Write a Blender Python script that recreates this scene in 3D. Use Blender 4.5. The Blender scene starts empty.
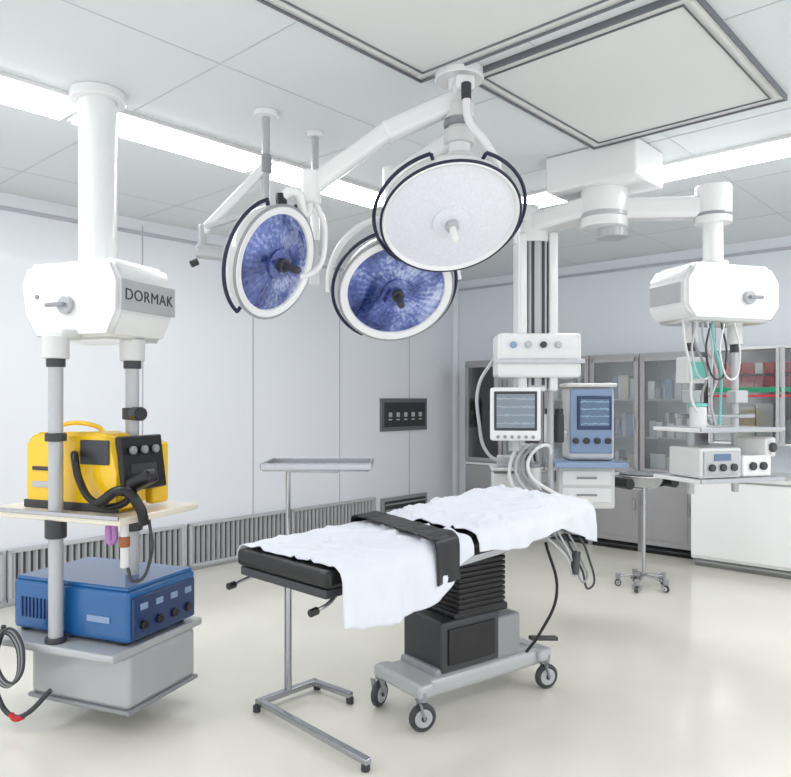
import bpy, bmesh, math, random
from mathutils import Vector, Matrix, noise, Euler
random.seed(4)
R=math.radians
scene=bpy.context.scene
scene.view_settings.view_transform='Standard'
scene.view_settings.look='None'

# ------------------------------------------------------------ materials
def lin(c):
    return tuple((x/12.92 if x<=0.04045 else ((x+0.055)/1.055)**2.4) for x in [v/255 for v in c])
def mat(name,col,rough=.5,metal=0.0,var=.04,scale=8,emit=0,coat=0,bump=0):
    m=bpy.data.materials.new(name); m.use_nodes=True
    nt=m.node_tree; b=nt.nodes['Principled BSDF']
    c=lin(col)
    tc=nt.nodes.new('ShaderNodeTexCoord'); n=nt.nodes.new('ShaderNodeTexNoise')
    n.inputs['Scale'].default_value=scale; n.inputs['Detail'].default_value=3
    nt.links.new(tc.outputs['Object'],n.inputs['Vector'])
    mx=nt.nodes.new('ShaderNodeMix'); mx.data_type='RGBA'
    mx.inputs[6].default_value=(*[x*(1-var) for x in c],1)
    mx.inputs[7].default_value=(*[min(1,x*(1+var)) for x in c],1)
    nt.links.new(n.outputs['Fac'],mx.inputs[0]); nt.links.new(mx.outputs[2],b.inputs['Base Color'])
    b.inputs['Roughness'].default_value=rough; b.inputs['Metallic'].default_value=metal
    if coat: b.inputs['Coat Weight'].default_value=coat; b.inputs['Coat Roughness'].default_value=.08
    if emit:
        b.inputs['Emission Color'].default_value=(*c,1); b.inputs['Emission Strength'].default_value=emit
    if bump:
        bp=nt.nodes.new('ShaderNodeBump'); bp.inputs['Strength'].default_value=bump; bp.inputs['Distance'].default_value=.01
        nt.links.new(n.outputs['Fac'],bp.inputs['Height']); nt.links.new(bp.outputs['Normal'],b.inputs['Normal'])
    return m
M=dict(
 wall=mat('wall_paint',(226,229,235),.35,0,.015,1.5,coat=.15),
 wallb=mat('wall_back_paint',(224,229,235),.45,0,.015,1.5),
 seam=mat('seam_grey',(180,182,191),.6),
 cseam=mat('ceiling_seam',(200,205,209),.6),
 ceil=mat('ceiling_paint',(219,224,227),.7,0,.015,1),
 ceilpanel=mat('laminar_panel',(218,220,220),.6,0,.015,2),
 frame=mat('frame_grey',(112,116,122),.4,.3),
 white=mat('white_enamel',(232,233,233),.22,0,.02,6,coat=.5),
 offw=mat('offwhite_plastic',(214,215,214),.3,0,.03,coat=.3),
 cream=mat('cream_laminate',(230,222,206),.3,coat=.3),
 grey=mat('grey_plastic',(144,146,150),.35,coat=.2),
 lgrey=mat('light_grey',(182,184,187),.3,.15),
 dgrey=mat('dark_grey',(54,56,60),.4),
 black=mat('black_rubber',(14,14,18),.35),
 pad=mat('black_vinyl',(9,9,13),.4,0,.15,20,coat=.08),
 navy=mat('navy_trim',(18,24,54),.3),
 steel=mat('brushed_steel',(176,178,182),.25,.9,.06,40),
 dsteel=mat('dark_steel',(100,102,106),.3,.8),
 yellow=mat('yellow_plastic',(240,194,10),.3,0,.04,coat=.4),
 blue=mat('blue_enamel',(12,90,152),.25,0,.05,coat=.4),
 dblue=mat('deep_blue',(12,48,98),.3,coat=.3),
 lblue=mat('pale_blue',(132,156,190),.3,coat=.3),
 cab=mat('cabinet_grey',(158,156,158),.3,.35),
 cabin=mat('cabinet_inside',(218,222,226),.6),
 red=mat('red_box',(200,20,36),.4), green=mat('green_box',(30,140,100),.4),
 pink=mat('pink_cloth',(180,130,190),.7), teal=mat('teal_plastic',(110,195,185),.4),
 amber=mat('amber',(150,90,50),.4),
 sheet=mat('white_linen',(218,221,229),.85,0,.03,14,bump=.3),
 lens_w=mat('white_lens',(218,220,228),.2,0,.1,70,emit=.06,bump=.3),
 strip=mat('fluorescent_diffuser',(255,255,255),.5,0,.0,1,emit=13),
)
def floor_mat():
    m=bpy.data.materials.new('vinyl_floor'); m.use_nodes=True; nt=m.node_tree; b=nt.nodes['Principled BSDF']
    tc=nt.nodes.new('ShaderNodeTexCoord')
    n=nt.nodes.new('ShaderNodeTexNoise'); n.inputs['Scale'].default_value=1.2; n.inputs['Detail'].default_value=6
    n2=nt.nodes.new('ShaderNodeTexNoise'); n2.inputs['Scale'].default_value=120
    for k in (n,n2): nt.links.new(tc.outputs['Object'],k.inputs['Vector'])
    a=nt.nodes.new('ShaderNodeMath'); a.operation='MULTIPLY_ADD'; a.inputs[1].default_value=.3
    nt.links.new(n2.outputs['Fac'],a.inputs[0]); nt.links.new(n.outputs['Fac'],a.inputs[2])
    cr=nt.nodes.new('ShaderNodeValToRGB')
    cr.color_ramp.elements[0].position=.35; cr.color_ramp.elements[0].color=(*lin((224,220,208)),1)
    cr.color_ramp.elements[1].position=.95; cr.color_ramp.elements[1].color=(*lin((238,235,225)),1)
    nt.links.new(a.outputs[0],cr.inputs[0]); nt.links.new(cr.outputs[0],b.inputs['Base Color'])
    b.inputs['Roughness'].default_value=.2; b.inputs['Coat Weight'].default_value=.4; b.inputs['Coat Roughness'].default_value=.1
    return m
M['floor']=floor_mat()
def lens_mat():
    m=bpy.data.materials.new('blue_faceted_lens'); m.use_nodes=True; nt=m.node_tree; b=nt.nodes['Principled BSDF']
    tc=nt.nodes.new('ShaderNodeTexCoord')
    gr=nt.nodes.new('ShaderNodeTexGradient'); gr.gradient_type='RADIAL'; nt.links.new(tc.outputs['Object'],gr.inputs[0])
    m1=nt.nodes.new('ShaderNodeMath'); m1.operation='MULTIPLY'; m1.inputs[1].default_value=2*math.pi*36; nt.links.new(gr.outputs['Fac'],m1.inputs[0])
    sn=nt.nodes.new('ShaderNodeMath'); sn.operation='SINE'; nt.links.new(m1.outputs[0],sn.inputs[0])
    v=nt.nodes.new('ShaderNodeTexVoronoi'); v.inputs['Scale'].default_value=75
    nt.links.new(tc.outputs['Object'],v.inputs['Vector'])
    sp=nt.nodes.new('ShaderNodeSeparateColor'); nt.links.new(v.outputs['Color'],sp.inputs[0])
    n=nt.nodes.new('ShaderNodeTexNoise'); n.inputs['Scale'].default_value=7; nt.links.new(tc.outputs['Object'],n.inputs['Vector'])
    a=nt.nodes.new('ShaderNodeMath'); a.operation='MULTIPLY_ADD'; a.inputs[1].default_value=.14
    nt.links.new(sp.outputs[0],a.inputs[0]); nt.links.new(n.outputs['Fac'],a.inputs[2])
    a2=nt.nodes.new('ShaderNodeMath'); a2.operation='MULTIPLY_ADD'; a2.inputs[1].default_value=.03
    nt.links.new(sn.outputs[0],a2.inputs[0]); nt.links.new(a.outputs[0],a2.inputs[2])
    cr=nt.nodes.new('ShaderNodeValToRGB'); e=cr.color_ramp.elements
    e[0].position=.38; e[0].color=(*lin((36,50,112)),1); e[1].position=.88; e[1].color=(*lin((196,206,236)),1)
    k=e.new(.60); k.color=(*lin((84,102,168)),1)
    nt.links.new(a2.outputs[0],cr.inputs[0]); nt.links.new(cr.outputs[0],b.inputs['Base Color'])
    b.inputs['Roughness'].default_value=.12; b.inputs['Metallic'].default_value=.5; b.inputs['Coat Weight'].default_value=1
    return m
M['lens']=lens_mat()
def glass_mat():
    m=bpy.data.materials.new('cabinet_glass'); m.use_nodes=True; nt=m.node_tree
    nt.nodes.remove(nt.nodes['Principled BSDF']); o=nt.nodes['Material Output']
    t=nt.nodes.new('ShaderNodeBsdfTransparent'); t.inputs[0].default_value=(.95,.97,.97,1)
    g=nt.nodes.new('ShaderNodeBsdfGlossy'); g.inputs['Roughness'].default_value=.05
    f=nt.nodes.new('ShaderNodeFresnel'); f.inputs[0].default_value=1.9
    mx=nt.nodes.new('ShaderNodeMixShader'); nt.links.new(f.outputs[0],mx.inputs[0])
    nt.links.new(t.outputs[0],mx.inputs[1]); nt.links.new(g.outputs[0],mx.inputs[2]); nt.links.new(mx.outputs[0],o.inputs[0])
    return m
M['glass']=glass_mat()
def screen_mat(name,bg,line):
    m=bpy.data.materials.new(name); m.use_nodes=True; nt=m.node_tree; b=nt.nodes['Principled BSDF']
    tc=nt.nodes.new('ShaderNodeTexCoord'); w=nt.nodes.new('ShaderNodeTexWave'); w.bands_direction='Z'
    w.inputs['Scale'].default_value=6; w.inputs['Distortion'].default_value=1.5; w.inputs['Detail Scale'].default_value=6
    nt.links.new(tc.outputs['Object'],w.inputs['Vector'])
    cr=nt.nodes.new('ShaderNodeValToRGB'); e=cr.color_ramp.elements
    e[0].position=.9; e[0].color=(*lin(bg),1); e[1].position=.97; e[1].color=(*lin(line),1)
    nt.links.new(w.outputs['Fac'],cr.inputs[0]); nt.links.new(cr.outputs[0],b.inputs['Base Color'])
    nt.links.new(cr.outputs[0],b.inputs['Emission Color']); b.inputs['Emission Strength'].default_value=.3
    b.inputs['Roughness'].default_value=.12
    return m
M['screen']=screen_mat('monitor_screen',(112,124,134),(132,146,156))
M['screen2']=screen_mat('machine_screen',(84,104,130),(120,150,175))

# ------------------------------------------------------------ helpers
def G(name,loc=(0,0,0),rz=0):
    e=bpy.data.objects.new(name,None); e.empty_display_size=.1
    scene.collection.objects.link(e); e.location=loc; e.rotation_euler=(0,0,rz); return e
def put(name,me,par,m,smooth=True,mw=None):
    o=bpy.data.objects.new(name,me); scene.collection.objects.link(o)
    if par: o.parent=par
    if m: me.materials.append(M[m])
    if mw is not None: o.matrix_basis=mw
    if smooth:
        for p in me.polygons: p.use_smooth=True
    return o
def fin(bm,name):
    bmesh.ops.recalc_face_normals(bm,faces=bm.faces)
    me=bpy.data.meshes.new(name); bm.to_mesh(me); bm.free(); return me
def wn(o):
    mod=o.modifiers.new('wn','WEIGHTED_NORMAL'); mod.keep_sharp=True; return o
def box(par,name,c,s,m,rot=(0,0,0),bev=.006,seg=2,mw=None):
    bm=bmesh.new(); bmesh.ops.create_cube(bm,size=1)
    bmesh.ops.scale(bm,vec=s,verts=bm.verts)
    b=min(bev,min(s)*.45)
    if b>0: bmesh.ops.bevel(bm,geom=bm.edges[:],offset=b,segments=seg,affect='EDGES',profile=.6)
    me=fin(bm,name)
    if mw is None: mw=Matrix.Translation(c)@Euler(rot).to_matrix().to_4x4()
    return wn(put(name,me,par,m,True,mw))
def frame_mat(p1,p2,up=Vector((0,0,1))):
    p1,p2=Vector(p1),Vector(p2); d=(p2-p1).normalized()
    if abs(d.dot(up))>.98: up=Vector((0,1,0))
    y=up.cross(d).normalized(); z=d.cross(y)
    m=Matrix((d,y,z)).transposed().to_4x4(); m.translation=(p1+p2)/2; return m
def beam(par,name,p1,p2,w,h,m,bev=.02):
    L=(Vector(p2)-Vector(p1)).length
    return box(par,name,None,(L,w,h),m,bev=bev,seg=3,mw=frame_mat(p1,p2))
def lathe(par,name,prof,m,mw=Matrix(),seg=40,smooth=True):
    bm=bmesh.new(); rings=[]
    for r,z in prof:
        if r<1e-5: rings.append([bm.verts.new((0,0,z))])
        else: rings.append([bm.verts.new((r*math.cos(2*math.pi*i/seg),r*math.sin(2*math.pi*i/seg),z)) for i in range(seg)])
    for a,b in zip(rings,rings[1:]):
        for i in range(seg):
            j=(i+1)%seg
            if len(a)==1 and len(b)>1: bm.faces.new((a[0],b[i],b[j]))
            elif len(b)==1 and len(a)>1: bm.faces.new((a[i],a[j],b[0]))
            elif len(a)>1: bm.faces.new((a[i],a[j],b[j],b[i]))
    o=put(name,fin(bm,name),par,m,smooth,mw)
    o.data.set_sharp_from_angle(angle=R(35)); return o
def cyl(par,name,p1,p2,r,m,r2=None,seg=28,bev=.004):
    p1,p2=Vector(p1),Vector(p2); L=(p2-p1).length; r2=r if r2 is None else r2; b=min(bev,r*.4,L*.3)
    q=(p2-p1).to_track_quat('Z','Y').to_matrix().to_4x4(); q.translation=p1
    return lathe(par,name,[(0,0),(r-b,0),(r,b),(r2,L-b),(r2-b,L),(0,L)],m,q,seg)
def tube(par,name,pts,r,m,cyc=False,res=8):
    cu=bpy.data.curves.new(name,'CURVE'); cu.dimensions='3D'; cu.bevel_depth=r; cu.bevel_resolution=3; cu.resolution_u=res
    cu.use_fill_caps=True
    s=cu.splines.new('BEZIER'); s.bezier_points.add(len(pts)-1); s.use_cyclic_u=cyc
    for bp,p in zip(s.bezier_points,pts):
        bp.co=p; bp.handle_left_type=bp.handle_right_type='AUTO'
    o=bpy.data.objects.new(name,cu); scene.collection.objects.link(o)
    if par:o.parent=par
    cu.materials.append(M[m]); return o
def arc(par,name,c,mw3,r,a0,a1,tr,m,n=24,sy=1):
    pts=[]
    for i in range(n+1):
        a=R(a0+(a1-a0)*i/n); pts.append(Vector(c)+mw3@Vector((r*math.cos(a),r*sy*math.sin(a),0)))
    if abs(a1-a0)>=359.9: return tube(par,name,pts[:-1],tr,m,True,4)
    return tube(par,name,pts,tr,m,False,4)
def text(par,name,s,size,m,mw):
    cu=bpy.data.curves.new(name,'FONT'); cu.body=s; cu.size=size; cu.extrude=.001; cu.align_x='CENTER'; cu.align_y='CENTER'
    cu.space_character=1.08
    o=bpy.data.objects.new(name,cu); scene.collection.objects.link(o); o.parent=par; o.matrix_basis=mw
    cu.materials.append(M[m]); return o
def recenter(e,loc):
    loc=Vector(loc); e.location=loc
    for c in e.children:
        c.matrix_basis=Matrix.Translation(-loc)@c.matrix_basis
def caster(par,name,x,y,r=.06,yaw=0,side=None):
    c=Vector((x,y,r)); a=Vector((math.cos(yaw),math.sin(yaw),0)); n=Vector((-a.y,a.x,0))
    cyl(par,name+'_tyre',c-n*.018,c+n*.018,r,'dgrey',bev=.012)
    cyl(par,name+'_hub',c-n*.022,c+n*.022,r*.66,'lgrey')
    cyl(par,name+'_axle',c-n*.03,c+n*.03,r*.2,'dgrey')
    for s in(-1,1):
        beam(par,name+'_fork_%d'%s,c+n*.028*s,c+n*.028*s+Vector((-a.x*.02,-a.y*.02,r*1.15)),.03,.008,'grey',.003)
    cyl(par,name+'_stem',c+Vector((0,0,r*1.1)),c+Vector((0,0,r*1.1+.05)),.022,'grey')

# ------------------------------------------------------------ room
A=Vector((.673,.740,0)).normalized(); B=Vector((.740,-.673,0)).normalized()
O=Vector((.81,9.77,0)); RZ=math.atan2(B.y,B.x); H=3.2
def rw(x,y,z=0): return O+B*x+A*y+Vector((0,0,z))
def rg(name,x,y,z=0): return G(name,rw(x,y,z),RZ)
def rbox(name,c,s,m,bev=0):
    o=box(None,name,(0,0,0),s,m,bev=bev); o.matrix_basis=Matrix.Translation(rw(*c))@Matrix.Rotation(RZ,4,'Z'); return o
rbox('floor',(4.2,-4.8,-.05),(8.8,10.0,.1),'floor')
rbox('ceiling',(4.2,-4.8,H+.05),(8.8,10.0,.1),'ceil')
rbox('wall_left',(-.06,-4.8,H/2),(.12,10.0,H),'wall')
rbox('wall_back',(4.26,.06,H/2),(8.52,.12,H),'wallb')
rbox('baseboard_left',(.008,-4.8,.03),(.016,9.7,.06),'lgrey')
g=rg('trim_1',0,0)
for i in range(8):
    box(g,'joint_%d'%i,(.003,-.95-1.2*i,H/2+.1),(.006,.009,H-.3),'seam',bev=0)
box(g,'rail_top',(.006,-4.8,H-.12),(.012,9.7,.03),'seam',bev=0)
g=rg('trim_2',0,0)
for i in range(5):
    box(g,'joint_%d'%i,(3.4+1.2*i,-.003,2.6),(.01,.006,1.15),'seam',bev=0)
box(g,'rail_top',(4.2,-.006,H-.12),(8.3,.012,.03),'seam',bev=0)
g=rg('trim_3',0,0,H)
for i in range(1,8): box(g,'tile_x_%d'%i,(i*1.2-.55,-4.8,-.001),(.007,9.9,.002),'cseam',bev=0)
for i in range(1,9): box(g,'tile_y_%d'%i,(4.2,-i*1.2+.2,-.0015),(8.8,.007,.003),'cseam',bev=0)
g=rg('cove_trim',0,0)
cyl(g,'corner_post',(.02,-.02,0),(.02,-.02,H),.05,'wall')

def lam(x0,x1,y0,y1):
    g=rg('laminar_flow_panel',(x0+x1)/2,(y0+y1)/2,H); sx,sy=x1-x0,y1-y0
    box(g,'face',(0,0,-.012),(sx-.1,sy-.1,.012),'ceilpanel',bev=0)
    for k,(w,h,m,t) in enumerate(((0,.030,'frame',.009),(.03,.022,'offw',.045),(.062,.026,'frame',.005))):
        for s in(-1,1):
            box(g,'rim_x_%d_%d'%(k,s),(0,s*(sy/2-w),-h/2),(sx-2*w+t,t,h),m,bev=0)
            box(g,'rim_y_%d_%d'%(k,s),(s*(sx/2-w),0,-h/2),(t,sy-2*w-t,h),m,bev=0)
lam(3.67,6.2,-7.6,-5.05)
lam(3.86,4.95,-4.93,-3.6)
def strip(x,y,lx,ly):
    g=rg('fluorescent_ceiling_light',x,y,H)
    box(g,'housing',(0,0,-.012),(lx+.05,ly+.05,.024),'offw',bev=.004)
    box(g,'diffuser',(0,0,-.03),(lx,ly,.014),'strip',bev=.003)
for i in range(5): strip(2.03,-4.15-1.25*i,.3,1.18)
for i in range(4): strip(3.2+1.25*i,-2.8,1.18,.3)
for i in range(3): strip(6.9,-4.4-1.25*i,.3,1.18)

def vent(y0,y1,name='wall_vent',n=None):
    L=y1-y0; g=rg(name,0,(y0+y1)/2)
    box(g,'back',(.01,0,.24),(.02,L,.38),'dgrey',bev=0)
    for z in(.05,.43): box(g,'rail_%.2f'%z,(.025,0,z),(.05,L,.03),'lgrey',bev=.004)
    for s in(-1,1): box(g,'end_%d'%s,(.025,s*(L/2-.015),.24),(.05,.03,.4),'lgrey',bev=.004)
    k=int(L/.055)
    bm=bmesh.new()
    for i in range(k):
        y=-L/2+.04+(L-.08)*i/(k-1)
        m=Matrix.Translation((.028,y,.24))@Matrix.Rotation(R(25),4,'Z')@Matrix.Diagonal((.03,.020,.35,1))
        bmesh.ops.create_cube(bm,size=1,matrix=m)
    put('slats',fin(bm,'slats'),g,'lgrey',False)
vent(-7.4,-5.72); vent(-5.68,-4.15); vent(-4.1,-2.9); vent(-2.88,-1.6)
g=rg('wall_outlet_box',0,-1.06)
box(g,'frame',(.02,0,.23),(.04,.84,.36),'grey',bev=.006)
box(g,'recess',(.035,0,.23),(.02,.76,.28),'dgrey',bev=.004)
for i in range(4): box(g,'grille_%d'%i,(.045,0,.12+.07*i),(.015,.74,.02),'grey',bev=.003)
g=rg('wall_control_panel',0,-1.06)
box(g,'plate',(.015,0,1.42),(.03,.86,.40),'frame',bev=.006)
box(g,'inner',(.028,0,1.42),(.02,.76,.30),'dgrey',bev=.004)
for i in range(5):
    box(g,'button_%d'%i,(.042,-.28+.14*i,1.42),(.012,.055,.055),'lgrey',bev=.004)
    box(g,'label_%d'%i,(.040,-.28+.14*i,1.36),(.008,.055,.012),'offw',bev=.001)

# ------------------------------------------------------------ cabinets
CW=.57
def cabinet(i,x0):
    g=rg('glass_door_cabinet',x0+CW/2,0); D=.42; F=-.45
    box(g,'back',(0,-.03,1.04),(CW-.01,.02,2.06),'cabin',bev=0)
    for s in(-1,1): box(g,'side_%d'%s,(s*(CW/2-.012),-.23,1.04),(.02,D,2.08),'cab',bev=.002)
    box(g,'top',(0,-.23,2.07),(CW-.005,D+.02,.04),'cab',bev=.003)
    box(g,'plinth',(0,-.22,.04),(CW-.01,D-.02,.08),'dgrey',bev=0)
    for k,z in enumerate((.82,1.2,1.6)): box(g,'shelf_%d'%k,(0,-.22,z),(CW-.05,D-.06,.02),'offw',bev=.002)
    box(g,'lower_door',(0,F+.01,.44),(CW-.03,.025,.70),'cab',bev=.004)
    box(g,'lower_inset',(0,F-.005,.44),(CW-.14,.01,.58),'cab',bev=.003)
    box(g,'drawer_band',(0,F+.01,.81),(CW-.03,.025,.03),'offw',bev=.003)
    for s in(-1,1): box(g,'stile_%d'%s,(s*(CW/2-.035),F,1.45),(.05,.03,1.2),'cab',bev=.004)
    for k,z in enumerate((.86,2.03)): box(g,'rail_%d'%k,(0,F,z),(CW-.04,.03,.05),'cab',bev=.004)
    box(g,'glass',(0,F,1.445),(CW-.11,.006,1.12),'glass',bev=0)
    for z in(.5,1.35): cyl(g,'handle_%.1f'%z,(CW/2-.05,F-.035,z-.07),(CW/2-.05,F-.035,z+.07),.008,'steel')
    cols=['offw','white','lblue','white','white','lgrey','offw','cream','white']
    for z in(.83,1.21,1.61):
        x=-.2
        while x<.2:
            w=random.uniform(.04,.1);h=random.uniform(.1,.26)
            box(g,'supply_box',(x+w/2,-.32+random.uniform(-.04,.03),z+h/2),(w*.92,.18,h),random.choice(cols),bev=.004); x+=w
for i in range(5): cabinet(i,.5+CW*i)
g=rg('supply_counter',4.78,0)
box(g,'body',(0,-.37,.46),(2.75,.66,.76),'white',bev=.004)
box(g,'plinth',(0,-.35,.045),(2.7,.62,.09),'lgrey',bev=0)
box(g,'worktop',(0,-.385,.865),(2.8,.72,.04),'offw',bev=.006)
for i in range(3):
    x=-.92+.92*i
    box(g,'door_%d'%i,(x,-.71,.47),(.90,.02,.72),'white',bev=.004)
g=rg('wall_display_cabinet',4.75,0)
box(g,'back',(0,-.02,1.64),(2.6,.02,.94),'cabin',bev=0)
for z in(1.18,1.70,2.10): box(g,'shelf_%.1f'%z,(0,-.17,z),(2.6,.30,.025),'white',bev=.003)
for i in range(5): box(g,'upright_%d'%i,(-1.3+.65*i,-.17,1.64),(.025,.31,.95),'white',bev=.003)
for i in range(4):
    cx=-.975+.65*i
    box(g,'glass_%d'%i,(cx,-.335,1.64),(.6,.005,.88),'glass',bev=0)
    for s in(-1,1): box(g,'door_stile_%d_%d'%(i,s),(cx+s*.3,-.34,1.64),(.03,.02,.92),'lgrey',bev=.003)
x=-1.27
while x<1.2:
    w=random.uniform(.07,.16)
    for k in range(2): box(g,'supply_pack',(x+w/2,-.24,1.775+.13*k),(w*.9,.16,.11),'red' if random.random()<.92 else 'white',bev=.006)
    x+=w
x=-1.27
while x<1.2:
    w=random.uniform(.1,.22);h=random.uniform(.2,.4)
    box(g,'supply_box',(x+w/2,-.2,1.195+h/2),(w*.95,.2,h),random.choice(['offw','lgrey','white','offw','white']),bev=.004); x+=w
box(g,'label_strip',(0,-.345,1.70),(2.6,.006,.045),'green',bev=0)
box(g,'label_strip_lower',(0,-.345,1.64),(2.6,.006,.02),'red',bev=0)

# ------------------------------------------------------------ left equipment pendant
g=G('equipment_pendant',(-1.55,3.75,0),R(-22))
cyl(g,'ceiling_flange',(0,0,3.15),(0,0,3.2),.14,'white')
cyl(g,'column',(0,0,2.25),(0,0,3.16),.095,'white')
bm=bmesh.new()
prof=[(-.33,.10),(-.28,.20),(.28,.20),(.33,.10),(.33,-.06),(.26,-.19),(-.22,-.19),(-.30,-.06)]
vf=[bm.verts.new((x,-.2,z)) for x,z in prof]; vb=[bm.verts.new((x,.2,z)) for x,z in prof]
bm.faces.new(vf); bm.faces.new(vb[::-1])
for i in range(8): bm.faces.new((vf[i],vb[i],vb[(i+1)%8],vf[(i+1)%8]))
bmesh.ops.recalc_face_normals(bm,faces=bm.faces)
bmesh.ops.bevel(bm,geom=bm.edges[:],offset=.025,segments=3,affect='EDGES')
wn(put('service_head',fin(bm,'service_head'),g,'white',True,Matrix.Translation((0,0,2.09))))
box(g,'side_plate',(.332,0,2.11),(.012,.39,.15),'lgrey',bev=.004)
text(g,'nameplate','DORMAK',.078,'dgrey',Matrix.Translation((.3395,0,2.11))@Matrix.Rotation(R(90),4,'Z')@Matrix.Rotation(R(90),4,'X'))
cyl(g,'brake_knob',(.0,-.2,2.07),(.0,-.225,2.07),.045,'lgrey')
box(g,'knob_lever',(-.04,-.24,2.07),(.12,.02,.02),'grey')
cyl(g,'end_cap',(-.2,-.2,2.12),(-.2,-.208,2.12),.012,'grey')
for nm,x,y,zb,r in(('pole_left',.0,-.27,.415,.034),('pole_right',.2,.03,.42,.034)):
    cyl(g,nm,(x,y,zb),(x,y,1.9),r,'lgrey')
    cyl(g,nm+'_cap',(x,y,1.80),(x,y,1.91),.062,'offw'); cyl(g,nm+'_collar',(x,y,1.76),(x,y,1.81),.044,'dgrey')
    cyl(g,nm+'_clamp',(x,y,1.40 if x==0 else 1.5),(x,y,1.44 if x==0 else 1.56),.05,'dgrey')
cyl(g,'pole_left_foot',(0,-.27,.425),(0,-.27,.45),.05,'dgrey')
box(g,'pole_left_bracket',(0,-.22,1.92),(.13,.14,.05),'offw',bev=.02)
cyl(g,'clamp_knob',(.24,-.0,1.53),(.31,-.03,1.53),.035,'black')
box(g,'upper_shelf',(-.02,-.02,1.035),(.90,.58,.035),'cream',bev=.01)
box(g,'upper_shelf_rail',(-.02,-.315,1.055),(.90,.012,.02),'steel',bev=.003)
cyl(g,'shelf_bracket_l',(0,-.27,.93),(0,-.27,1.02),.05,'dgrey'); cyl(g,'shelf_bracket_r',(.2,.03,.93),(.2,.03,1.02),.05,'dgrey')
box(g,'lower_tray',(.02,0,.405),(.78,.66,.04),'lgrey',bev=.012)
box(g,'lower_housing',(.10,.02,.26),(.62,.50,.26),'lgrey',bev=.03)
box(g,'housing_skirt',(.10,.02,.125),(.64,.52,.02),'grey',bev=.006)
tube(g,'purple_strap',[(.27,-.2,1.02),(.28,-.22,.96),(.29,-.21,.92),(.30,-.2,.97),(.29,-.2,1.02)],.016,'pink')
cyl(g,'sample_tube',(.36,-.2,.80),(.36,-.2,1.02),.02,'offw'); cyl(g,'sample_cap',(.36,-.2,.9),(.36,-.2,.95),.026,'amber')
tube(g,'hang_cable_1',[(.42,-.1,1.02),(.45,-.12,.85),(.42,-.2,.74),(.38,-.2,.8)],.008,'dgrey')
for k in range(5):
    tube(g,'coil_%d'%k,[Vector((-.22+.018*k+.09*math.cos(t),-.37-.008*k,.34+.13*math.sin(t)+.01*k)) for t in [i*math.pi/4 for i in range(8)]],.007,'grey' if k%2 else 'dgrey',True)
tube(g,'drop_cable',[(-.24,-.36,.50),(-.30,-.36,.3),(-.26,-.36,.12),(-.18,-.36,.07),(-.10,-.36,.09),(0,-.3,.2)],.012,'dgrey')
tube(g,'red_connector',[(-.19,-.36,.075),(-.15,-.37,.066),(-.11,-.36,.08)],.014,'red')

y=G('yellow_defibrillator',(-1.55,3.75,1.0545),R(-22))
bm=bmesh.new(); prof=[(-.30,0),(-.30,.33),(-.24,.38),(.2,.39),(.27,.36),(.32,.2),(.32,0)]
vf=[bm.verts.new((x,-.19,z)) for x,z in prof]; vb=[bm.verts.new((x,-.02,z)) for x,z in prof]
bm.faces.new(vf); bm.faces.new(vb[::-1]); n=len(prof)
for i in range(n): bm.faces.new((vf[i],vb[i],vb[(i+1)%n],vf[(i+1)%n]))
bmesh.ops.recalc_face_normals(bm,faces=bm.faces); bmesh.ops.bevel(bm,geom=bm.edges[:],offset=.02,segments=3,affect='EDGES')
wn(put('body',fin(bm,'body'),y,'yellow'))
box(y,'rear_body',(-.08,.09,.18),(.44,.24,.36),'yellow',bev=.02)
box(y,'right_rear_body',(.28,.12,.17),(.06,.12,.32),'yellow',bev=.02)
box(y,'front_panel',(.318,-.035,.235),(.03,.30,.27),'black',rot=(0,R(-8),0),bev=.01)
for i in range(3): cyl(y,'dial_%d'%i,(.33,-.12+.08*i,.30),(.352,-.12+.08*i,.30),.02,'grey')
box(y,'display',(.335,-.04,.2),(.01,.18,.06),'dgrey',bev=.002)
box(y,'dark_side',(.17,-.194,.29),(.18,.012,.12),'dgrey',bev=.01)
box(y,'badge',(-.16,-.193,.12),(.16,.008,.03),'lgrey',bev=.002)
box(y,'badge_2',(-.18,-.193,.20),(.12,.008,.02),'dgrey',bev=.002)
box(y,'foot',(0,-.18,.02),(.60,.03,.04),'dgrey',bev=.004)
tube(y,'paddle_cable',[(.05,-.205,.28),(.10,-.25,.27),(.13,-.25,.16),(.22,-.25,.06),(.36,-.22,.05),(.42,-.20,.12)],.018,'black')
tube(y,'paddle_handle',[(.28,-.28,.06),(.40,-.25,.12),(.47,-.22,.04),(.48,-.20,-.04)],.024,'black')
box(y,'paddle',(.42,-.15,.16),(.15,.08,.07),'black',rot=(0,R(-25),0),bev=.02)
tube(y,'carry_handle',[(-.2,-.1,.37),(-.18,-.1,.40),(.10,-.1,.41),(.14,-.1,.38)],.012,'yellow')

bU=G('blue_electrosurgical_unit',(-1.55,3.75,.4262),R(-22))
box(bU,'body',(.03,.03,.14),(.74,.50,.245),'blue',bev=.02)
box(bU,'top_cover',(.03,.03,.27),(.72,.48,.02),'blue',bev=.008)
box(bU,'control_face',(.404,.03,.13),(.02,.46,.20),'dblue',bev=.008)
for i in range(9): box(bU,'vent_slot_%d'%i,(-.28+.025*i,-.222,.13),(.010,.008,.10),'dblue',bev=.001)
box(bU,'front_badge',(.22,-.222,.12),(.14,.006,.03),'lblue',bev=.001)
for i in range(4):
    cyl(bU,'socket_%d'%i,(.41,-.13+.11*i,.09),(.43,-.13+.11*i,.09),.022,'black')
    box(bU,'led_%d'%i,(.416,-.13+.11*i,.18),(.006,.05,.03),'lblue',bev=.001)
for x in(-.3,.33):
    for yy in(-.17,.23): cyl(bU,'foot',(x,yy,0),(x,yy,.02),.03,'black')

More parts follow.
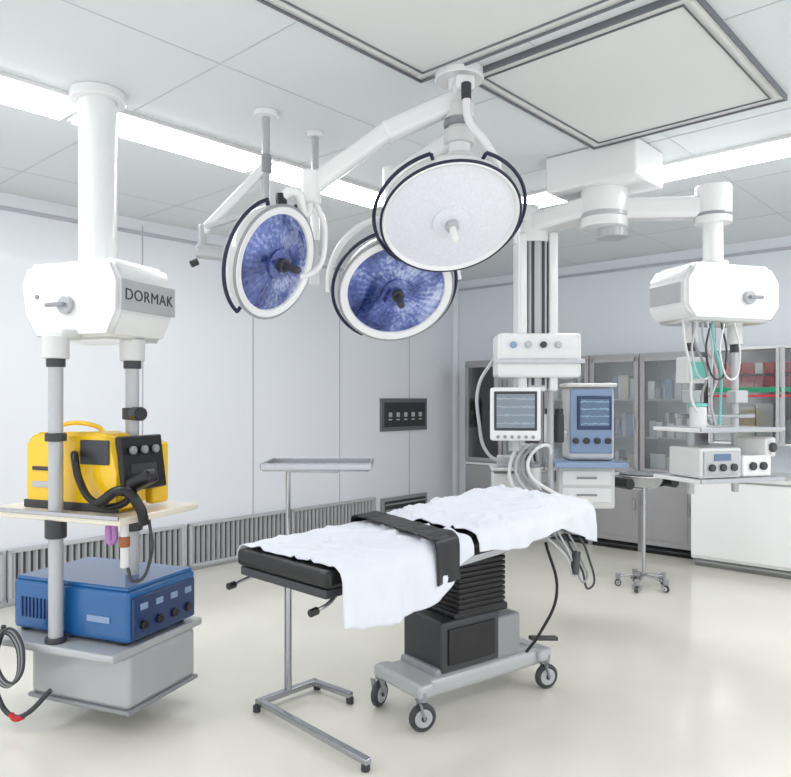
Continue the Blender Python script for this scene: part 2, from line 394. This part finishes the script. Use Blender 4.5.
# ------------------------------------------------------------ ceiling supply boom
g=G('ceiling_supply_boom')
def wb(n,c,s,m,rz=RZ,bev=.02): return box(g,n,None,s,m,bev=bev,seg=3,mw=Matrix.Translation(c)@Matrix.Rotation(rz,4,'Z'))
wb('ceiling_box',(1.36,4.7,3.08),(.62,.42,.235),'white')
cyl(g,'mount_drum',(1.36,4.7,2.72),(1.36,4.7,2.98),.15,'white')
cyl(g,'drum_ring',(1.36,4.7,2.78),(1.36,4.7,2.81),.156,'lgrey')
beam(g,'arm_left',(1.3,4.72,2.86),(.92,5.0,2.80),.2,.13,'white',.03)
cyl(g,'arm_left_joint',(.95,5.0,2.68),(.95,5.0,2.90),.13,'white')
beam(g,'arm_left_upper',(.95,5.0,2.88),(.70,4.82,2.86),.16,.12,'white',.03)
cyl(g,'arm_left_cap',(.70,4.82,2.76),(.70,4.82,2.94),.1,'white')
wb('column_back',(.97,5.02,2.2),(.13,.22,1.08),'white',0)
wb('column_left',(.865,5.0,2.2),(.06,.24,1.08),'white',0)
wb('column_right',(1.075,5.0,2.2),(.06,.24,1.08),'white',0)
wb('column_insert',(.97,4.91,2.2),(.12,.02,1.02),'lgrey',0,.004)
for s in(-1,1): wb('insert_channel_%d'%s,(.97+.035*s,4.897,2.2),(.02,.01,1.0),'dgrey',0,.002)
wb('head_block',(.97,4.98,1.9),(.56,.3,.3),'white',0,.03)
wb('head_rail',(.97,4.82,1.86),(.6,.02,.03),'steel',0,.004)
for i in range(4): cyl(g,'gas_outlet_%d'%i,(.79+.1*i,4.83,1.97),(.79+.1*i,4.80,1.97),.022,('lblue','lgrey','dgrey','lgrey')[i])
cyl(g,'post_l',(.88,5.02,1.0),(.88,5.02,1.76),.022,'lgrey'); cyl(g,'post_r',(1.08,5.02,.98),(1.08,5.02,1.76),.022,'lgrey')
beam(g,'arm_right',(1.42,4.7,2.84),(1.98,4.5,2.80),.15,.13,'white',.035)
cyl(g,'arm_right_joint',(1.985,4.5,2.70),(1.985,4.5,2.93),.11,'white')
cyl(g,'joint_ring',(1.985,4.5,2.74),(1.985,4.5,2.76),.114,'grey')
cyl(g,'elbow_drum',(1.42,4.72,2.66),(1.42,4.72,2.74),.1,'lgrey')
recenter(g,(1.36,4.7,3.2))

g=G('equipment_pendant',(1.985,4.5,0),R(18))
cyl(g,'column',(0,0,2.38),(0,0,2.72),.06,'white'); cyl(g,'collar',(0,0,2.38),(0,0,2.46),.09,'offw')
bm=bmesh.new(); prof=[(-.36,.08),(-.29,.18),(.29,.18),(.36,.08),(.36,-.08),(.29,-.17),(-.29,-.17),(-.36,-.08)]
vf=[bm.verts.new((x,-.18,z)) for x,z in prof]; vb=[bm.verts.new((x,.18,z)) for x,z in prof]
bm.faces.new(vf); bm.faces.new(vb[::-1])
for i in range(8): bm.faces.new((vf[i],vb[i],vb[(i+1)%8],vf[(i+1)%8]))
bmesh.ops.recalc_face_normals(bm,faces=bm.faces); bmesh.ops.bevel(bm,geom=bm.edges[:],offset=.025,segments=3,affect='EDGES')
wn(put('service_head',fin(bm,'service_head'),g,'white',True,Matrix.Translation((0,0,2.24))))
box(g,'side_plate',(-.362,0,2.24),(.012,.28,.12),'lgrey',bev=.004)
cyl(g,'knob',(.1,-.18,2.22),(.1,-.205,2.22),.04,'lgrey'); box(g,'knob_lever',(.13,-.215,2.22),(.1,.02,.02),'grey')
for s,x in((0,-.17),(1,.17)):
    cyl(g,'pole_%d'%s,(x,0,1.02),(x,0,2.1),.022,'lgrey'); cyl(g,'pole_cap_%d'%s,(x,0,1.95),(x,0,2.09),.045,'offw')
    cyl(g,'pole_band_%d'%s,(x,0,1.9),(x,0,1.96),.03,'dgrey')
for z in(1.42,1.12):
    box(g,'shelf_%.1f'%z,(0,-.03,z),(.62,.42,.025),'white',bev=.008)
    box(g,'shelf_rail_%.1f'%z,(0,-.25,z+.005),(.62,.012,.025),'steel',bev=.003)
box(g,'device_a',(-.12,-.06,1.225),(.30,.28,.18),'offw',bev=.015)
box(g,'device_a_face',(-.12,-.205,1.225),(.26,.01,.14),'lgrey',bev=.004)
for i in range(3): cyl(g,'dial_%d'%i,(-.2+.08*i,-.21,1.2),(-.2+.08*i,-.23,1.2),.022,'dgrey')
box(g,'device_a_screen',(-.12,-.212,1.26),(.12,.006,.04),'screen2',bev=.001)
box(g,'device_b',(.16,-.06,1.20),(.22,.26,.13),'white',bev=.015)
for i in range(2): cyl(g,'port_%d'%i,(.12+.08*i,-.19,1.2),(.12+.08*i,-.21,1.2),.025,'dgrey')
box(g,'device_c',(.25,-.08,1.31),(.13,.2,.12),'offw',rot=(0,0,R(20)),bev=.015)
cyl(g,'lens_c',(.28,-.18,1.31),(.285,-.2,1.31),.03,'dgrey')
cyl(g,'crossbar',(-.3,-.02,1.50),(.3,-.02,1.50),.014,'steel')
cyl(g,'suction_canister',(-.2,-.1,1.4325),(-.2,-.1,1.56),.05,'offw'); cyl(g,'canister_lid',(-.2,-.1,1.56),(-.2,-.1,1.58),.054,'teal')
box(g,'rack',(-.22,-.06,1.78),(.14,.1,.16),'offw',bev=.01); box(g,'rack_teal',(-.22,-.12,1.78),(.1,.02,.1),'teal',bev=.005)
for k in range(4):
    x=-.31+.07*k
    tube(g,'hose_%d'%k,[(x,-.1,2.08),(x-.03,-.15,1.95),(x+.05*math.sin(k),-.17,1.75),(x+.03,-.14,1.6),(-.15+.03*k,-.12,1.45)],.008,('offw','grey','lgrey','teal')[k])
for k in range(3):
    tube(g,'loop_%d'%k,[(-.3+.1*k,-.2,2.05),(-.36+.1*k,-.24,1.85),(-.28+.1*k,-.24,1.72),(-.2+.1*k,-.22,1.86),(-.22+.1*k,-.2,2.06)],.006,('lgrey','dgrey','offw')[k])
for s in(-1,1): box(g,'bracket_%d'%s,(s*.17,-.02,1.62),(.1,.08,.08),'lgrey',bev=.01)

# patient monitor
g=G('patient_monitor',(.765,4.60,1.33),R(-6))
box(g,'bezel',(0,0,.18),(.32,.06,.34),'white',bev=.02)
box(g,'rear_shell',(0,.09,.18),(.26,.12,.26),'offw',bev=.04)
box(g,'screen_surround',(0,-.03,.2),(.27,.012,.25),'dgrey',bev=.006)
box(g,'screen',(0,-.036,.2),(.24,.008,.215),'screen',bev=.004)
for i in range(6): cyl(g,'key_%d'%i,(-.11+.044*i,-.03,.035),(-.11+.044*i,-.04,.035),.011,'grey')
cyl(g,'swivel',(0,.09,-.06),(0,.09,.08),.035,'lgrey')
beam(g,'bracket',(0,.09,-.05),(.07,.40,-.05),.05,.03,'lgrey',.008)

# anaesthesia workstation
g=G('anesthesia_machine',(1.40,5.25,-.05),R(-4))
box(g,'upper_body',(0,0,1.48),(.33,.26,.52),'offw',bev=.03)
box(g,'face_plate',(0,-.13,1.50),(.30,.02,.46),'lblue',bev=.01)
box(g,'screen_bezel',(0.02,-.145,1.56),(.24,.02,.24),'dblue',bev=.008)
box(g,'screen',(0.02,-.157,1.56),(.2,.008,.19),'screen2',bev=.003)
for i in range(4): cyl(g,'knob_%d'%i,(-.11+.075*i,-.14,1.36),(-.11+.075*i,-.165,1.36),.022,'dgrey')
box(g,'top_shelf',(0,0,1.755),(.36,.3,.03),'offw',bev=.01)
box(g,'worktop',(-.03,-.08,1.2),(.50,.44,.035),'lblue',bev=.012)
box(g,'worktop_edge',(-.03,-.305,1.2),(.50,.012,.035),'lblue',bev=.004)
box(g,'lower_body',(-.04,0,1.03),(.40,.34,.30),'offw',bev=.02)
for z in(1.10,.98): 
    box(g,'drawer_%.2f'%z,(-.04,-.175,z),(.34,.012,.1),'white',bev=.004); box(g,'pull_%.2f'%z,(-.04,-.187,z),(.14,.012,.014),'grey',bev=.003)
beam(g,'hanger',(-.42,-.2,1.1),(-.2,0,1.1),.06,.08,'lgrey',.01)
for k,x in enumerate((-.30,-.23)):
    cyl(g,'vaporizer_%d'%k,(x,-.16,1.35),(x,-.16,1.55),.035,('white','dgrey')[k]); cyl(g,'vap_cap_%d'%k,(x,-.16,1.55),(x,-.16,1.59),.03,'dgrey')
beam(g,'vap_rail',(-.33,-.14,1.42),(-.15,-.1,1.42),.02,.03,'steel',.004)
cyl(g,'absorber',(-.42,-.22,.98),(-.42,-.22,1.18),.06,'offw'); cyl(g,'absorber_lid',(-.42,-.22,1.18),(-.42,-.22,1.21),.065,'grey')
for k in range(4):
    tube(g,'breathing_hose_%d'%k,[(-.42+.04*k,-.22,1.2),(-.49+.05*k,-.32,1.34),(-.59+.04*k,-.34,1.2),(-.54+.08*k,-.38,1.02),(-.34+.06*k,-.36,.98)],.013,('offw','lgrey','grey','white')[k])
box(g,'side_tray',(-.56,-.1,1.16),(.3,.26,.02),'offw',bev=.006)
box(g,'tray_box',(-.58,-.1,1.21),(.16,.12,.08),'lgrey',bev=.01)
box(g,'side_module',(-.56,-.1,1.06),(.28,.22,.14),'offw',bev=.015)
beam(g,'tray_arm',(-.46,-.1,1.14),(-.2,-.02,1.1),.04,.03,'lgrey',.006)
tube(g,'corrugated_drop',[(-.70,-.2,1.93),(-.80,-.25,1.75),(-.80,-.28,1.5),(-.74,-.3,1.28),(-.6,-.25,1.2)],.012,'lgrey')

# ------------------------------------------------------------ surgical lamps
g=G('surgical_lamp')
S=Vector((.31,3.5,0))
def dirmat(n):
    q=Vector(n).normalized().to_track_quat('Z','Y'); return q.to_matrix()
def head(tag,c,n,r,lens):
    c=Vector(c); m3=dirmat(n); m4=m3.to_4x4(); m4.translation=c
    k=.86 if lens=='lens' else .94
    lathe(g,tag+'_shell',[(0,-.17),(r*.3,-.165),(r*.5,-.15),(r*.8,-.10),(r*.95,-.045),(r,0),(r,.03),(r*.97,.04),(r*k,.034),(r*(k-.02),.02)],'white',m4,56)
    lathe(g,tag+'_lens',[(0,.045),(r*.4,.042),(r*.7,.034),(r*(k-.01),.024)],lens,m4,56)
    lathe(g,tag+'_hub',[(r*.28,.036),(r*.27,.055),(r*.2,.06),(0,.062)],'lens' if lens=='lens' else 'lens_w',m4)
    n=m3@Vector((0,0,1))
    cyl(g,tag+'_handle_neck',c+n*.05,c+n*.09,.032,'dgrey' if lens=='lens' else 'lgrey'); cyl(g,tag+'_handle',c+n*.08,c+n*.17,.018,'dgrey' if lens=='lens' else 'white')
    arc(g,tag+'_rim',c+n*.03,m3,r*1.0,0,360,.007,'navy' if lens!='lens' else 'grey',32)
    for nm,a0,a1 in(('',-65,75),('_b',115,245)):
        arc(g,tag+'_grip_rail'+nm,c-n*.01,m3,r*1.09,a0,a1,.009,'navy',18)
    for a in(-65,75,115,245):
        v=Vector((math.cos(R(a)),math.sin(R(a)),0)); cyl(g,tag+'_standoff',c-n*.01+m3@(v*r*.97),c-n*.01+m3@(v*r*1.09),.009,'navy')
    return c,n,m3
cyl(g,'ceiling_plate',S+Vector((0,0,3.15)),S+Vector((0,0,3.2)),.12,'white')
cyl(g,'spindle',S+Vector((0,0,2.68)),S+Vector((0,0,3.16)),.055,'white')
for z in(2.72,2.84,2.96): cyl(g,'spindle_ring_%.2f'%z,S+Vector((0,0,z)),S+Vector((0,0,z+.07)),.075,'offw')
cyl(g,'spindle_band',S+Vector((0,0,2.925)),S+Vector((0,0,2.95)),.077,'grey')
E1=Vector((-.40,3.38,2.60))
beam(g,'arm_1',S+Vector((0,0,3.06)),(-.06,3.44,2.87),.1,.1,'white',.03)
beam(g,'arm_1_spring',(-.03,3.44,2.89),E1,.075,.09,'white',.03)
cyl(g,'arm_1_knuckle',E1+Vector((0,0,-.08)),E1+Vector((0,0,.07)),.05,'white')
c1,n1,m1=head('lamp_1',(-.57,3.3,2.235),(.82,-.46,-.34),.26,'lens')
up=Vector((0,0,1)); top=c1+(up-n1*up.dot(n1)).normalized()*.285-n1*.04
tube(g,'lamp_1_yoke',[E1+Vector((0,0,-.05)),E1+Vector((-.02,-.01,-.13)),top+Vector((.06,0,.03)),top],.022,'white')
cyl(g,'lamp_1_dark_joint',top-(up*.05),top+up*.02,.026,'black')
tube(g,'lamp_1_back_fork',[E1+Vector((.02,0,-.05)),E1+Vector((.06,.1,-.2)),c1+Vector((.16,.2,-.02)),c1-n1*.15],.014,'white')
c2,n2,m2=head('lamp_2',(.0,3.75,2.18),(.18,-.74,-.62),.30,'lens')
E2=Vector((-.02,3.82,2.76))
beam(g,'arm_2',S+Vector((0,0,2.88)),E2,.085,.09,'white',.03)
cyl(g,'arm_2_knuckle',E2+Vector((0,0,-.12)),E2+Vector((0,0,.07)),.05,'white')
rt=(Vector((1,0,0))-n2*n2.x).normalized(); u2=n2.cross(rt)
if u2.z<0:u2=-u2
f=[]
for i in range(13):
    a=math.pi*i/12; f.append(c2-n2*(.03+.16*math.sin(a))+rt*math.cos(a)*.345+u2*math.sin(a)*.31)
tube(g,'lamp_2_fork',f,.018,'white')
tube(g,'lamp_2_stem',[E2-Vector((0,0,.1)),E2-Vector((0,0,.2)),f[6]],.026,'white')
c3,n3,m3=head('lamp_3',(.257,3.4,2.47),(.1,-.56,-.80),.33,'lens_w')
rt=(Vector((1,0,0))-n3*n3.x).normalized(); u3=n3.cross(rt)
if u3.z<0:u3=-u3
cyl(g,'lamp_3_drop',(.33,3.36,3.0),(.33,3.36,3.08),.024,'dgrey')
beam(g,'arm_3',S+Vector((0,0,3.1)),(.33,3.36,3.09),.09,.07,'white',.02)
tube(g,'lamp_3_fork',[(.33,3.36,3.01),(.34,3.34,2.90),(.42,3.32,2.78),(.47,3.32,2.66),c3+rt*.33*.6+u3*.1-n3*.1],.02,'white')
tube(g,'lamp_3_fork_b',[S+Vector((0,0,2.7)),S+Vector((0,.02,2.64)),c3-n3*.16],.03,'white')
recenter(g,(.31,3.5,3.2))

g=G('ceiling_camera_arm')
P0=Vector((-.72,4.0,0))
cyl(g,'ceiling_plate',P0+Vector((0,0,3.17)),P0+Vector((0,0,3.2)),.07,'white')
cyl(g,'drop_tube',P0+Vector((0,0,2.62)),P0+Vector((0,0,3.18)),.022,'lgrey')
cyl(g,'joint',P0+Vector((0,0,2.86)),P0+Vector((0,0,2.96)),.032,'grey')
beam(g,'spring_arm',P0+Vector((0,0,2.9)),(-1.06,3.95,2.52),.045,.05,'white',.015)
cyl(g,'elbow',(-1.06,3.95,2.38),(-1.06,3.95,2.56),.025,'lgrey')
beam(g,'spring_arm_low',(-1.06,3.95,2.54),(-.82,3.9,2.6),.03,.03,'lgrey',.01)
box(g,'camera_head',(-.99,3.93,2.40),(.2,.08,.07),'lgrey',rot=(0,R(6),R(10)),bev=.02)
cyl(g,'camera_lens',(-.89,3.9,2.41),(-.84,3.89,2.42),.03,'dgrey')
cyl(g,'camera_grip',(-1.08,3.94,2.36),(-1.12,3.93,2.34),.02,'dgrey')
recenter(g,P0+Vector((0,0,3.2)))
g=G('ceiling_drop_post')
cyl(g,'tube',(-.48,4.3,2.35),(-.48,4.3,3.18),.022,'lgrey'); cyl(g,'plate',(-.48,4.3,3.17),(-.48,4.3,3.2),.05,'white')
cyl(g,'sleeve',(-.48,4.3,2.55),(-.48,4.3,2.85),.03,'white'); box(g,'socket_end',(-.48,4.3,2.32),(.06,.06,.08),'offw',bev=.01)
recenter(g,(-.48,4.3,3.2))

# ------------------------------------------------------------ mayo stand
g=G('instrument_stand',(-.573,3.84,0),R(-44))
Rt=Matrix.Rotation(R(44),4,'Z'); tx,ty=.14,.10
box(g,'tray_base',(tx,ty,1.245),(.54,.36,.012),'steel',rot=(0,0,R(44)),bev=.004)
for k,(cx,cy,lx,ly) in enumerate(((0,.18,.56,.014),(0,-.18,.56,.014),(.275,0,.014,.37),(-.275,0,.014,.37))):
    v=Rt@Vector((cx,cy,0)); box(g,'tray_lip_%d'%k,(v.x+tx,v.y+ty,1.262),(lx,ly,.035),'steel',rot=(0,0,R(44)),bev=.005)
beam(g,'tray_arm',(0,0,1.225),(tx*1.6,ty*1.6,1.225),.03,.02,'steel',.005)
cyl(g,'upper_post',(0,0,.7),(0,0,1.24),.013,'steel'); cyl(g,'lower_post',(0,0,.05),(0,0,.76),.02,'steel')
cyl(g,'lock_collar',(0,0,.74),(0,0,.79),.027,'dgrey'); cyl(g,'lock_knob',(.02,0,.765),(.07,0,.765),.016,'black')
beam(g,'cross_leg',(0,-.2,.045),(0,.2,.045),.04,.03,'steel',.008)
beam(g,'long_leg_a',(0,-.18,.045),(.85,-.22,.045),.035,.03,'steel',.008)
beam(g,'long_leg_b',(0,.18,.045),(.28,.2,.045),.035,.03,'steel',.008)
for k,(x,yv) in enumerate(((0,-.2),(0,.2),(.83,-.22),(.27,.2))):
    cyl(g,'glide_%d'%k,(x,yv,0),(x,yv,.035),.02,'dgrey')

# ------------------------------------------------------------ operating table
g=G('operating_table',(.238,3.555,0),R(45.5))
W=.6
def zt(x): return .97+.03*(x+.98)
tl=-math.atan(.03)
def tb(n,x0,x1,yc,w,z,h,m,bev=.02): 
    return box(g,n,((x0+x1)/2,yc,zt((x0+x1)/2)+z),(x1-x0,w,h),m,rot=(0,tl,0),bev=bev,seg=3)
tb('pad_foot',-1.0,-.52,0,W,-.035,.07,'pad',.025)
tb('pad_seat',-.51,.30,0,W,-.035,.07,'pad',.025)
tb('pad_head',.31,.84,0,W*.94,-.035,.07,'pad',.025)
tb('deck_foot',-.99,-.52,0,W-.04,-.09,.035,'dgrey',.006)
tb('deck_seat',-.51,.30,0,W-.04,-.09,.035,'dgrey',.006)
tb('deck_head',.31,.82,0,W-.08,-.09,.035,'dgrey',.006)
for s in(-1,1):
    tb('side_rail_%d'%s,-.9,.28,s*(W/2+.012),.010,-.105,.03,'steel',.003)
    tb('side_rail_head_%d'%s,.34,.80,s*(W/2-.005),.010,-.105,.03,'steel',.003)
    for k,x in enumerate((-.8,-.4,0,.2,.5,.75)): tb('rail_stud_%d_%d'%(s,k),x-.01,x+.01,s*(W/2-.015),.05,-.105,.02,'dsteel',.003)
    tube(g,'end_lever_%d'%s,[(-.9,s*.24,zt(-.9)-.11),(-.98,s*.27,zt(-1)-.13),(-1.03,s*.27,zt(-1)-.14)],.008,'steel')
    cyl(g,'end_knob_%d'%s,(-1.02,s*.27,zt(-1)-.14),(-1.06,s*.27,zt(-1)-.145),.015,'black')
def cloth(name,fx,hl,hr,m,nx=60,ny=80,skew=0,lift=.006,amp=.006,bulge=None,thick=.004,seed=0,hw=W/2+.03,ruf=1):
    x0,x1=fx; bm=bmesh.new(); rows=[]
    for i in range(nx+1):
        x=x0+(x1-x0)*i/nx; row=[]
        HL=hl(x) if callable(hl) else hl; HR=hr(x) if callable(hr) else hr
        for j in range(ny+1):
            s=-(hw+HR)+(2*hw+HR+HL)*j/ny
            xx=x+skew*(s/hw if abs(s)<hw else math.copysign(1,s))
            z=zt(xx)+lift
            nz=noise.noise(Vector((xx*5+seed,s*6,seed)))*amp+noise.noise(Vector((xx*14+s*9,s*4,seed+3)))*amp*.7
            rd=noise.noise(Vector((xx*3.3+s*2.2+seed,s*7-xx*2,seed+9))); nz2=max(0,1-abs(rd)*9)*amp*.9
            if bulge: z+=bulge(xx,s)
            if abs(s)>hw:
                d=abs(s)-hw
                yv=math.copysign(hw+ruf*(.012*min(1,d/.03)+.25*d*abs(noise.noise(Vector((xx*7+seed,0,seed))))+.018*math.sin(xx*30+seed+2*math.sin(xx*7))*min(1,d/.12)),s)
                z=zt(xx)+lift-.012-d*.97
            else:
                yv=s; e=1-min(1,(hw-abs(s))/.04); z-=.012*e*e; z+=(abs(nz)+nz2)*(1-e)
            row.append(bm.verts.new((xx,yv,z)))
        rows.append(row)
    for a,b in zip(rows,rows[1:]):
        for j in range(ny): bm.faces.new((a[j],a[j+1],b[j+1],b[j]))
    o=put(name,fin(bm,name),g,m)
    sm=o.modifiers.new('s','SOLIDIFY'); sm.thickness=thick; sm.offset=1
    return o
cloth('sheet_foot',(-.965,-.2),.05,lambda x:.22+.03*math.sin(x*7)-.12*max(0,(x+.45)/.25),'sheet',nx=90,seed=2,amp=.016)
def bl(x,s):
    b=.055*math.exp(-((x-.60)/.16)**2)*(1-min(1,(abs(s)/.3))**4)+.02*math.exp(-((x-.2)/.35)**2)*math.cos(s*3)
    b+=.016*max(0,noise.noise(Vector((x*2,s*11,5))))*(1-min(1,abs(s)/.33)**6)
    return max(0,b)
cloth('sheet_body',(-.16,.86),.06,lambda x:.09+.02*math.sin(x*9)+.10*max(0,(x-.5)/.4),'sheet',nx=120,ny=100,seed=7,amp=.02,bulge=bl,lift=.01)
cloth('restraint_strap',(-.38,-.23),.1,.18,'pad',nx=14,skew=.09,lift=.034,amp=.006,thick=.005,seed=4,hw=W/2+.055,ruf=.5)
bm=bmesh.new(); rows=[]
for i in range(25):
    yv=-.33+.66*i/24; row=[]
    for j in range(9):
        d=.17*j/8; row.append(bm.verts.new((.857+.01*math.sin(yv*30)*j/8+.012*min(j,2)/2,yv,zt(.86)+.014-d+.012*math.exp(-((yv)/.2)**2)*(1-j/8))))
    rows.append(row)
for a,b in zip(rows,rows[1:]):
    for j in range(8): bm.faces.new((a[j],a[j+1],b[j+1],b[j]))
o=put('head_drape',fin(bm,'head_drape'),g,'sheet'); o.modifiers.new('s','SOLIDIFY').thickness=.004
tb('saddle',-.1,.55,0,.34,-.14,.06,'dsteel',.01)
pc=Vector((.33,.13,0)); ang=R(-9)
def ploc(x,yv,z): 
    v=Matrix.Rotation(ang,3,'Z')@Vector((x,yv,0)); return Vector((pc.x+v.x,pc.y+v.y,z))
def pb(n,x,yv,z,s,m,bev=.01): return box(g,n,ploc(x,yv,z),s,m,rot=(0,0,ang),bev=bev,seg=3)
pb('column_core',-.02,-.02,.68,(.32,.26,.36),'black',.02)
for k in range(13): pb('bellows_%d'%k,-.02,-.02,.52+.027*k,(.335,.275,.022),'black',.009)
pb('column_hood',-.02,0,.50,(.38,.31,.04),'black',.015)
pb('column_box',-.1,0,.36,(.40,.32,.26),'dgrey',.02)
pb('column_box_side',.17,-.02,.34,(.18,.28,.22),'grey',.02)
pb('column_panel',-.1,-.165,.36,(.32,.01,.18),'black',.005)
pb('chassis',.0,0,.18,(.84,.34,.09),'lgrey',.03)
pb('chassis_cover',.0,0,.235,(.66,.30,.05),'grey',.02)
for s in(-1,1):
    q1=ploc(s*.42,-.20,.19); q2=ploc(s*.42,.20,.19); beam(g,'outrigger_%d'%s,q1,q2,.10,.07,'lgrey',.025)
    for t2 in(-1,1):
        q=ploc(s*.44,t2*.18,0); caster(g,'caster_%d_%d'%(s,t2),q.x,q.y,.068,ang+(.4 if t2>0 else -.3))
q1=ploc(.32,-.17,.3); q2=ploc(.48,-.22,.28); beam(g,'foot_pedal_arm',q1,q2,.04,.02,'dgrey',.006)
for k in range(3):
    x=.56+.08*k; dz=.22+.05*(k%3)
    tube(g,'line_%d'%k,[(x,-.30,zt(x)-.1),(x+.02,-.37,zt(x)-.24),(x+.04+.02*math.sin(k*2),-.38,zt(x)-dz-.1),(x-.02,-.36,zt(x)-dz),(x-.08,-.28,zt(x)-.12)],.006,('lgrey','grey','dgrey')[k])
tube(g,'power_cable',[(.6,-.2,.84),(.55,-.3,.6),(.45,-.26,.4),(.42,-.2,.3)],.008,'black')
box(g,'hand_control',(.60,-.38,.76),(.05,.03,.12),'dgrey',rot=(0,R(10),0),bev=.01)

# ------------------------------------------------------------ basin stand
g=G('basin_stand',(2.12,6.15,0),R(20))
for k in range(5):
    a=2*math.pi*k/5; v=Vector((math.cos(a),math.sin(a),0))
    beam(g,'leg_%d'%k,v*.02+Vector((0,0,.11)),v*.22+Vector((0,0,.08)),.025,.02,'steel',.006)
    caster(g,'caster_%d'%k,v.x*.21,v.y*.21,.028,a)
cyl(g,'post',(0,0,.1),(0,0,.86),.016,'steel')
lathe(g,'basin',[(0,.86),(.12,.865),(.16,.92),(.19,.97),(.2,.975),(.185,.965),(.15,.91),(.1,.88),(0,.875)],'steel')
for s in(-1,1):
    cyl(g,'roll_%d'%s,(s*.23,-.12,.90),(s*.23,.12,.90),.045,'black'); cyl(g,'arm_%d'%s,(s*.02,0,.84),(s*.23,0,.86),.012,'steel')
arc(g,'ring',(0,0,.955),Matrix.Identity(3),.195,0,360,.01,'steel',24)

# ------------------------------------------------------------ light + camera
w=bpy.data.worlds.new('w'); scene.world=w; w.use_nodes=True
bg=w.node_tree.nodes['Background']; bg.inputs[0].default_value=(.945,.97,1,1); bg.inputs[1].default_value=1.5
cam=bpy.data.cameras.new('camera'); co=bpy.data.objects.new('camera',cam); scene.collection.objects.link(co)
co.location=(0,0,1.6); co.rotation_euler=(R(90),0,0); cam.sensor_width=36; cam.lens=36*720/791; cam.shift_y=.0145
cam.clip_start=.05
scene.camera=co
